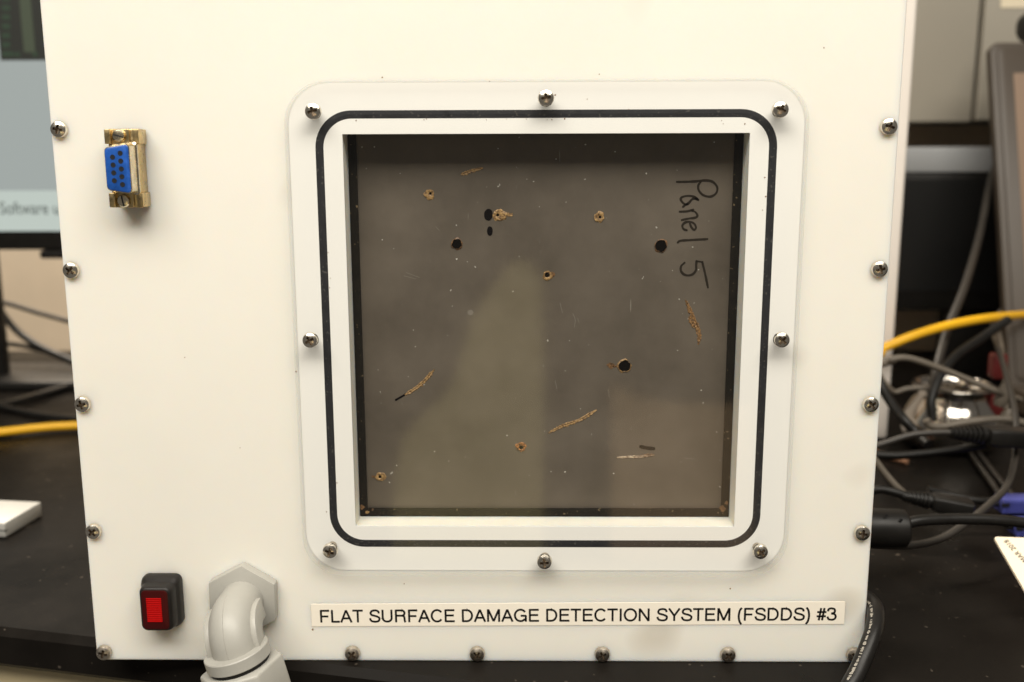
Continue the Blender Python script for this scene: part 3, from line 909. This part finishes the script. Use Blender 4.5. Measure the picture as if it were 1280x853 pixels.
my = 450
mon = thing('monitor', 'lit computer monitor with a pale grey screen, left of the white box', 'monitor', (-420, my+40, 0))
b0 = at(-60, 313, my); 
sxl, sxr = -640, -250
zb = at(20, 313, my).z; zs = at(20, 289, my).z; zl = at(20, 238.5, my).z
obj('casing', MB().box(sxl-15, sxr+15, my, my+35, zb, zb+330), BLACKPL, mon, bevel=3)
scr = obj('screen', MB().box(sxl, sxr, my-1.2, my-.1, zs, zb+312), SCR_GREY, mon)
obj('screen_strip', MB().box(sxl, sxr, my-1.6, my-1.25, zs, zl), SCR_LIGHT, scr)
tt0 = at(2, 268, my); tt1 = at(62, 268, my)
place_text('Software', (tt0.x, my-1.7, tt0.z), (1, 0, 0), (0, 0, 1), tt1.x-tt0.x, 10.2, SCR_TEXT, scr, offset=0.01)
tt2 = at(68, 268, my)
place_text('u', (tt2.x, my-1.7, tt2.z), (1, 0, 0), (0, 0, 1), 5.2, 6.6, SCR_TEXT, scr, offset=0.01)
w0 = at(2, 76, my); 
win = obj('plot_window', MB().box(w0.x, w0.x+170, my-1.6, my-1.25, w0.z, w0.z+110), SCR_BLACK, scr)
for k in range(8):
    g = at(4, 68-11.5*k, my); g1 = at(14 if k else 18, 68-11.5*k, my)
    obj('plot_trace', MB().box(g.x, g1.x, my-1.9, my-1.65, g.z-2.0, g.z+2.0), SCR_GREEN, win)
g = at(30, 66, my); g1 = at(38, 0, my)
obj('plot_trace', MB().box(g.x+1, g1.x+1, my-1.9, my-1.65, g.z, g.z+95), SCR_OLIVE, win)
for u in (23, 45):
    g = at(u, 68, my)
    obj('plot_trace', MB().box(g.x-2, g.x+2, my-1.9, my-1.65, g.z-2, g.z+1.5), SCR_GREEN, win)
pl = at(-12, 400, my+30); pr = at(9, 400, my+30)
obj('stand_post', MB().box(pl.x-30, at(8, 400, my+48).x, my+36, my+48, 5, zb+60), BLACKPL, mon, bevel=2)
obj('stand_base', MB().box(pl.x-90, -300, my+10, my+90, 0.1, 9), BLACKPL, mon, bevel=3)
wd = at(50, 318, my); 
obj('button_bar', MB().box(wd.x, sxr, my-2, my+12, zb-7, zb-.2), BLACKPL, mon, bevel=2)

cable('monitor_cable', [at(-30, 330, 540), at(5, 395, 530), at(40, 428, 520), at(90, 452, 505), at(130, 470, 500)], 3.2, CABLEBLACK, 'black cable sloping down from behind the lit monitor', group='black cables behind the left of the box')
cable('monitor_cable', [at(-30, 385, 560), at(0, 378, 560), at(50, 392, 555), at(100, 405, 550), at(140, 410, 550)], 2.2, CABLEBLACK, 'thin black cable running high under the lit monitor', group='black cables behind the left of the box')
cable('monitor_cable', [at(-30, 428, 560), at(10, 430, 555), at(45, 436, 545), at(90, 448, 540), at(130, 455, 540)], 2.4, CABLEBLACK, 'thin black cable crossing the beige wall below the monitor', group='black cables behind the left of the box')
cable('monitor_cable', [onz(-40, 516, 4), onz(10, 505, 4), onz(50, 494, 4), onz(100, 480, 4), onz(150, 474, 4)], 3.4, CABLEBLACK, 'black cable lying on the bench behind the yellow cable', group='black cables behind the left of the box')
cable('monitor_cable', [onz(-40, 500, 3), onz(15, 512, 3), onz(55, 520, 3), onz(110, 526, 3)], 2.6, CABLEBLACK, 'black cable nearly touching the yellow cable on the left', group='black cables behind the left of the box')

yl = [onz(-80, 548, 4.2), onz(0, 540.5, 4.2), onz(50, 535, 4.2), onz(98, 532, 4.2), Vector((-200, 360, 4.2)), Vector((-40, 370, 4.4)), Vector((120, 345, 20)),
      at(1070, 452, 300), at(1105, 435, 300), at(1150, 417, 305), at(1200, 404, 320), at(1245, 397, 345), at(1300, 392, 420)]
cable('yellow_cable', yl, 3.15, YELLOW, 'bright yellow network cable passing behind the white box')

wb = onz(52, 626, 9)
M = Matrix.Translation((wb.x, wb.y, 0)) @ Matrix.Rotation(R(-7), 4, 'Z')
ad = thing('adapter_box', 'low white plastic box lying on the bench at far left', 'adapter', (wb.x-50, wb.y+20, 0))
obj('case', MB().box(-150, 0, -34, 0, 0.05, 8.5, M=M), GREYWHITE, ad, bevel=1.2)
obj('seam', MB().box(-149, .12, -34.12, -32, 4.0, 4.5, M=M), BLACKPL, ad)

# ------------------------------------------------------------------ things behind, right side
# white sheet standing behind the box
sy = 318
sr = at(1120, 400, sy)
wp = MB().box(sr.x-150, sr.x, sy, sy+12, 0.1, 330)
tag(obj('white_sheet', wp, WHITE_FAR, bevel=2.5, seg=3), 'white plastic sheet standing upright behind the right edge of the box', 'plastic sheet')

# dead monitor behind
dy = 520
d0 = at(1125, 216, dy); dt = at(1125, 184, dy)
dm = thing('monitor', 'switched-off monitor with a grey top bezel behind the cables', 'monitor', (420, dy+30, 0))
obj('casing', MB().box(240, 640, dy, dy+35, 60, d0.z), BLACKPL, dm, bevel=2)
obj('top_bezel', MB().box(240, 640, dy-2, dy+34, d0.z+.2, dt.z), MONGREY, dm, bevel=1.5)
obj('dead_screen', MB().box(250, 630, dy-.8, dy-.1, 78, d0.z-6), DEADSCREEN, dm)
obj('stand', MB().box(400, 480, dy+8, dy+28, 0.1, 62), BLACKPL, dm, bevel=2)

# overhead cupboard
oy = 560
c0 = at(1130, 153, oy)
cb = thing('wall_cupboard', 'grey wall cupboard with two doors at top right', 'cupboard', (470, oy+40, c0.z))
gp = at(1222, 80, oy).x
obj('carcass', MB().box(100, 760, oy+20, oy+79, c0.z-1, c0.z+260), GREYCAB_D, cb)
obj('door', MB().box(102, gp-1.6, oy, oy+19, c0.z, c0.z+259), GREYCAB, cb, bevel=2)
obj('door', MB().box(gp+1.6, 758, oy-3, oy+19, c0.z+1.5, c0.z+259), GREYCAB, cb, bevel=2)
n0 = at(1251, 10, oy-4)
tag(obj('paper_note', MB().box(n0.x, n0.x+70, oy-3.8, oy-3.2, n0.z, n0.z+45), PAPER), 'cream paper note stuck on the right cupboard door', 'note')

# laptop
yb, yt = 400, 486
X0 = at(1262, 480, yb).x
zb_ = at(1262, 480, yb).z; zt_ = at(1237, 53, yt).z
ld = Vector((0, yt-yb, zt_-zb_)); LL = ld.length; ld.normalize()
ang = math.atan2(ld.y, ld.z)
LM = Matrix.Translation((X0, yb, zb_)) @ Matrix.Rotation(-ang, 4, 'X')
lap = thing('laptop', 'open brown grey laptop at the right edge of the picture', 'laptop', (X0+170, yb-60, 0))
lidp = obj('display_lid', MB().prism(rrect(0, 360, -6, LL, 8, 6), 0, 9, M=LM), LAPTOP, lap, bevel=1.6, seg=3)
su = at(1265, 98, yt-20)
obj('bezel', MB().prism(rrect(5.5, 354, 2, LL-5, 6, 6), -1.4, -0.05, M=LM), LAPTOP, lidp, bevel=.5)
obj('screen', MB().prism(rrect(17, 343, 24, LL-27, 1, 2), -1.8, -1.45, M=LM), LAPSCREEN, lidp, smooth=0)
obj('keyboard_base', MB().prism(rrect(X0, X0+360, yb-235, yb+4, 8, 6), 2, 20, axis='z'), LAPTOP, lap, bevel=2, seg=3)
for k in range(3):
    obj('rubber_foot', MB().prism([(X0+20+k*150+5*math.cos(2*math.pi*i/14), yb-12+5*math.sin(2*math.pi*i/14)) for i in range(14)], 0.05, 2.2, axis='z'), BLACKPL, lap)
wc = at(1300, 48, yt+12)
wcam = thing('webcam', 'black rounded webcam perched on top of the laptop screen', 'webcam', (wc.x, yt+10, wc.z-12))
obj('camera_body', MB().prism(rrect(wc.x-17, wc.x+17, zt_+.5, zt_+26, 11, 8), yt-2, yt+22), BLACKPL, wcam, bevel=3, seg=3)
obj('lens', MB().lathe([(6, 0), (6, 2), (4.5, 2.6), (3, 2.2)], 24, Matrix.Translation((wc.x, yt-2.1, zt_+17)) @ Matrix.Rotation(R(90), 4, 'X')), DEADSCREEN, wcam)

# polished bowl among the cables
bc = onz(1192, 528, 0)
bowl = thing('metal_bowl', 'shiny steel bowl half hidden among the cables', 'bowl', (bc.x, 300, 0))
BMx = Matrix.Translation((at(1192, 480, 300).x, 300, 0.1))
obj('bowl_body', MB().lathe([(14, 0), (26, 1.5), (31, 6), (33, 14), (31.5, 24), (27, 32), (24, 37), (24.5, 42), (26, 44), (24.2, 43.8), (22.6, 41), (22, 36), (24, 30)], 48, BMx), CHROME, bowl, smooth=50)
obj('rim', MB().tube([BMx @ Vector((26*math.cos(2*math.pi*k/40), 26*math.sin(2*math.pi*k/40), 44)) for k in range(41)], 1.2, 8, False), CHROME, bowl, smooth=60)

cable('grey_cable', [Vector((130, 250, 40)), at(1096, 457, 225), at(1112, 450, 222), at(1135, 448, 222), at(1170, 459, 222), at(1210, 475, 222), at(1250, 491, 222), at(1275, 500, 240)], 2.3, CABLEGREY, 'light grey cable arching out from behind the box over the bowl', group=G)
cable('grey_cable', [at(1095, 462, 270), at(1106, 478, 262), at(1118, 490, 262), at(1135, 486, 262), at(1165, 485, 262), at(1190, 490, 268)], 1.9, CABLEGREY, 'short grey cable with a sharp kink left of the bowl', group=G)
cable('grey_cable', [at(1158, 525, 215), at(1162, 532, 215), at(1180, 533, 215), at(1215, 527, 215), at(1255, 524, 215), at(1285, 530, 215)], 2.6, CABLEGREY, 'grey cable running level below the bowl', group=G)
cable('grey_cable', [at(1082, 560, 140), at(1094, 576, 138), at(1106, 592, 136), at(1122, 610, 134), at(1143, 628, 134)], 2.2, CABLEGREY, 'pale grey cable slanting down above the black plug', group=G)
cable('grey_cable', [at(1275, 392, 470), at(1252, 392, 440), at(1241, 408, 350), at(1254, 455, 240), at(1268, 510, 190), at(1270, 560, 165), at(1260, 605, 135), at(1235, 632, 112), at(1205, 656, 95), at(1175, 674, 85), at(1140, 682, 78), at(1105, 682, 74), at(1080, 680, 72)], 2.1, CABLEDGREY, 'dark grey cable looping in front of the laptop down to the bench', group=G)
cable('grey_cable', [at(1280, 380, 470), at(1256, 384, 445), at(1247, 400, 400), at(1253, 440, 320), at(1257, 490, 270), at(1258, 530, 262)], 1.7, CABLEGREY, 'thin grey cable hanging straight along the laptop edge', group=G)
cable('grey_cable', [at(1088, 560, 150), at(1110, 553, 150), at(1140, 544, 150), at(1170, 541, 150), at(1192, 541, 150)], 2.0, CABLEDGREY, 'dark grey cable leaving the box towards the ribbed black plug', group=G)
cable('black_cable', [at(1290, 120, 512), at(1262, 165, 508), at(1240, 220, 490), at(1224, 295, 430), at(1205, 360, 365), at(1185, 410, 335), at(1172, 455, 310), at(1160, 500, 290)], 3.2, CABLEDGREY, 'charcoal cable hanging down in front of the dead monitor', group=G)
cable('black_cable', [at(1260, 400, 300), at(1225, 424, 285), at(1195, 445, 268), at(1175, 470, 255), at(1164, 500, 245), at(1166, 527, 240)], 3.4, CABLEBLACK, 'thick black cable curving down across the bowl', group=G)
cable('black_cable', [at(1085, 450, 230), at(1100, 480, 225), at(1115, 505, 215), at(1130, 525, 205), at(1146, 542, 200), at(1160, 556, 190)], 3.4, CABLEBLACK, 'black cable dropping steeply beside the white box', group=G)
cable('black_cable', [at(1085, 568, 175), at(1120, 570, 172), at(1160, 567, 170), at(1200, 562, 170), at(1230, 556, 172)], 2.6, CABLEBLACK, 'black cable lying under the ribbed black plug', group=G)
cable('black_cable', [onz(1204, 555, 3), onz(1222, 580, 3), onz(1245, 612, 3), onz(1256, 632, 3)], 2.0, CABLEDGREY, 'dark cable slanting right and down behind the grey loop', group=G)
cable('black_cable', [onz(1212, 552, 3), onz(1232, 578, 3), onz(1254, 606, 3), onz(1270, 624, 3)], 2.0, CABLEDGREY, 'dark cable slanting right and down nearest the laptop base', group=G)
cable('copper_cable', [onz(1085, 563, 2), onz(1100, 568, 2), onz(1118, 573, 2), onz(1134, 577, 2)], 2.0, COPPER, 'short copper coloured wire end beside the box', 'wire')

def ribbed_plug(name, a, b, r, label, ribs=7):
    a, b = Vector(a), Vector(b)
    t = thing(name, label, 'plug', (a.x, a.y, 0))
    d = b-a
    pth = [a+d*k/12 for k in range(13)]
    prof = [(x*1.25, z*.8) for x, z in rrect(-1, 1, -1, 1, .35, 4)]
    obj('plug_body', MB().tube([a+d*.42, a+d*.5, b-d*.03, b], [r*.85, r, r, r*.8], prof=prof), BLACKPL, t, smooth=50)
    for k in range(ribs):
        c = a+d*(0.02+0.38*k/ribs)
        rr = r*(0.55+0.4*k/ribs)
        obj('strain_rib', MB().tube([c, c+d*.03], rr, 14), BLACKPL, t)
    obj('strain_core', MB().tube([a, a+d*.43], [r*.42, r*.7], 12), BLACKPL, t)
    return t
ribbed_plug('cable_plug', at(1186, 541, 150), at(1290, 548, 160), 6.2, 'ribbed black plug lying in front of the laptop')
ribbed_plug('cable_plug', at(1128, 620, 128), at(1215, 636, 122), 5.2, 'flat black plug on the bench behind the large plug')
cable('black_cable', [at(1080, 616, 132), at(1100, 612, 131), at(1120, 616, 129), at(1135, 621, 128)], 2.6, CABLEBLACK, 'short black cable entering the flat black plug', group=G)
cable('black_cable', [at(1160, 612, 150), at(1185, 618, 150), at(1215, 625, 148), at(1240, 627, 148)], 2.4, CABLEBLACK, 'black cable resting beside the flat black plug', group=G)

for (u, v, lab) in ((1247, 458, 'dark red clip behind the upper grey cable'), (1243, 508, 'dark red clip below the end of the grey cable')):
    c = at(u, v, 285)
    t = MB().loft([[(c.x+x, c.y+y, z) for x, z in rrect(-5, 5, c.z-8, c.z+9, 2.5, 4)] for y in (-4, 4)], True)
    o = tag(obj('red_clip', t, RED, bevel=1), lab, 'clip', 'red clips')
for u, v, lab in ((1259, 525, 'small grey plug at the end of the level grey cable'), (1258, 490, 'small grey plug at the end of the arching grey cable')):
    c = at(u, v, 225)
    tag(obj('small_plug', MB().tube([c+Vector((-4, 0, -9)), c+Vector((-3, 0, -6)), c+Vector((0, 0, 3)), c+Vector((1, 0, 7))], [3, 4.2, 3.8, 2.2], 12), CABLEGREY, smooth=40), lab, 'plug')

# round moulded plug in the box side, with its heavy cable
py = 62
pc0 = Vector((158, py, 47.5)); pc1 = at(1133, 657, py)
pz = at(1110, 659, py).z
plug = thing('round_plug', 'large round black plug fitted into the right side of the box', 'plug', (165, py, 0))
PM = Matrix.Translation((157, py, pz)) @ Matrix.Rotation(R(90), 4, 'Y') @ Matrix.Rotation(R(3), 4, 'X')
xr = at(1132, 657, py).x-157
obj('plug_body', MB().lathe([(8.5, 0), (9.2, .8), (8.9, xr-3.2), (8.6, xr-1.2), (7.2, xr), (4.5, xr+.2)], 36, PM), CABLEBLACK, plug, smooth=35)
for a, b in ((0.45, .3), (0.55, -.32), (0.86, .2), (.86, -.2)):
    q = at(1090+42*a, 659-46*b, py-8.6)
    obj('mould_dimple', MB().lathe([(0.7, 0), (0.7, .5)], 10, Matrix.Translation((q.x, py-8.75 if abs(b) < .3 else py-7.6, q.z)) @ Matrix.Rotation(R(90), 4, 'X')), HOLE, plug)
cable('power_cable', [Vector((157+xr-1, py, pz+1.2)), at(1150, 651, py+1), at(1190, 649, py+4), at(1240, 650, py+6), at(1290, 655, py+8), at(1340, 665, py+8)], 2.6, CABLEBLACK, 'heavy black cable running right from the large round plug')

# blue plugs and the badge
for (u0, u1, va, vb, y, lab) in ((1254, 1310, 625, 643, 150, 'blue ribbed plug behind the heavy black cable'), (1272, 1330, 654, 672, 135, 'blue ribbed plug just above the cream badge')):
    a = at(u0, va, y); b = at(u1, vb, y)
    t = thing('blue_plug', lab, 'plug', (a.x, y, 0), 'blue ribbed plugs')
    bo_ = MB().box(a.x, b.x, y, y+11, b.z, a.z)
    body = obj('plug_body', bo_, BLUEPLUG, t, bevel=.7)
    hgt_ = a.z-b.z
    for k in range(7):
        z = b.z+hgt_*(.1+.8*k/7)
        obj('grip_rib', MB().box(a.x+2.5, b.x-1, y-.45, y-.02, z, z+hgt_*.055), BLUEPLUG, body)
    obj('slot', MB().box(a.x-.1, a.x+3.6, y-.6, y+1, b.z+hgt_*.5, b.z+hgt_*.76), HOLE, body)
    obj('pin', MB().tube([Vector((a.x+.5, y+5, (a.z+b.z)/2)), Vector((a.x-2.5, y+5, (a.z+b.z)/2))], 1.6, 12), BLACKPL, t)
    obj('foot', MB().box(a.x+6, a.x+18, y+2, y+9, 0.05, b.z+.1), BLACKPL, t)
b0 = at(1242, 671, 58)
bt = at(1300, 673, 58); bl = at(1283, 742, 34)
ex = (bt-b0).normalized(); ez = (bl-b0).normalized()
nb = ex.cross(ez).normalized()
if nb.dot(CAM-b0) < 0: nb = -nb
ezp = (nb.cross(ex)).normalized()
if ezp.dot(ez) < 0: ezp = -ezp
# outline in the badge's own plane: the left edge runs along ez, the top edge along ex
rc = 2.4
def bpt(a, b): return b0+ex*a+ez*b
outline = []
corner = [bpt(rc, 0), bpt(rc*.35, rc*.05), bpt(rc*.05, rc*.35), bpt(0, rc)]
outline = [bpt(60, 0)]+corner+[bpt(0, 62), bpt(60, 62)]
badge = MB()
no = len(outline)
badge.add(outline+[p-nb*1.1 for p in outline], [list(range(no)), [no+i for i in reversed(range(no))]]+[[i, (i+1) % no, no+(i+1) % no, no+i] for i in range(no)])
bd = thing('badge_card', 'cream badge card printed MAR 2018 at the lower right edge', 'card', tuple((b0+Vector((10, -10, -b0.z)))))
cardo = obj('card', badge, BADGE, bd, smooth=0)
def onbadge(u, v):
    d = ray(u, v); t = (b0-CAM).dot(nb)/d.dot(nb); return CAM+d*t
A0 = onbadge(1284, 701); A1 = onbadge(1259.5, 674.5)
xd2 = (A1-A0); wd2 = xd2.length; xd2.normalize()
up2 = nb.cross(xd2).normalized()
place_text('MAR 2018', A0+nb*.15, xd2, up2, wd2, 2.6, PRINT, cardo, thick=.03)
# stand that carries the badge
obj('card_back', MB().tube([b0+ex*30+ez*30-nb*1.2, Vector(((b0+ex*30+ez*30).x, (b0+ex*30+ez*30).y+20, 0.5))], 3, 10), BLACKPL, bd)

# printed black cable curling round the lower right corner of the box
cp = [Vector((150, 175, 8)), Vector((170, 100, 12)), Vector((166, 45, 12)), at(1085, 750, 14), at(1094, 762, 0), at(1093, 785, -10), at(1084, 812, -17), at(1073, 838, -22), at(1060, 862, -27), at(1040, 905, -34), at(1010, 990, -50)]
cpath = spline(cp, 12)
curl = thing('printed_cable', 'thick black cable with pale print curling round the lower right corner', 'cable', (165, 0, 0))
obj('jacket', MB().tube(cpath, 3.45, 18), CABLEBLACK, curl, smooth=60)
k = 0
for i in range(len(cpath)-1):
    a, b = cpath[i], cpath[i+1]
    for f in (0.0, 0.33, 0.66):
        p = a.lerp(b, f)
        k += 1
        if p.y > 12 or p.z < -20: continue
        if k % 9 in (3, 4) or random.random() < .35: continue
        t = (b-a).normalized()
        v = (CAM-p); v = (v-t*v.dot(t)).normalized()
        side = t.cross(v).normalized()
        n_ = (v*0.88+side*0.48)
        if (p+side*2).x > p.x: n_ = (v*0.88-side*0.48)
        n_.normalize(); sd = t.cross(n_).normalized()
        c = p+n_*3.46
        w_, h_ = random.uniform(.18, .4), random.uniform(.3, .7)
        q = [c-t*w_-sd*h_, c+t*w_-sd*h_*random.uniform(.2, 1), c+t*w_+sd*h_, c-t*w_*random.uniform(0, 1)+sd*h_*random.uniform(.3, 1)]
        obj('print_mark', MB().add(q+[x+n_*.03 for x in q], [(4,5,6,7), (3,2,1,0), (0,1,5,4), (1,2,6,5), (2,3,7,6), (3,0,4,7)]), CABLEPRINT, curl, smooth=0)

# crumbs and marks on the bench in front

# two unseen boards added behind the camera to shape the window's reflection
def mirrored(u, v):
    d = ray(u, v); t = (LY-LT-CAM.y)/d.y; h = CAM+d*t; d = Vector((d.x, -d.y, d.z))
    nn = Vector((0, .82, .57)); c = Vector((0, -1250, -300))
    return h+d*((c-h).dot(nn)/d.dot(nn)), nn
def leaning(name, px, m, label):
    P = [mirrored(*q)[0] for q in px]; nn = mirrored(*px[0])[1]; k = len(P)
    mb = MB().add(P+[p-nn*12 for p in P], [list(range(k)), [k+i for i in reversed(range(k))]]+[[i, (i+1) % k, k+(i+1) % k, k+i] for i in range(k)])
    return tag(obj(name, mb, m, smooth=0), label, 'board')
leaning('reflection_board', [(648, 324), (636, 332), (610, 366), (590, 398), (582, 424), (575, 450), (568, 475), (550, 500), (522, 524), (502, 550), (494, 590), (490, 700), (680, 700), (679, 600), (680, 480), (677, 348), (664, 330)], OLIVE, 'added olive reflector board with a pointed top, mirrored in the middle of the window')
leaning('reflection_board', [(764, 480), (800, 497), (850, 505), (940, 505), (940, 700), (764, 700)], BROWNB, 'added brown reflector board, mirrored in the lower right of the window')
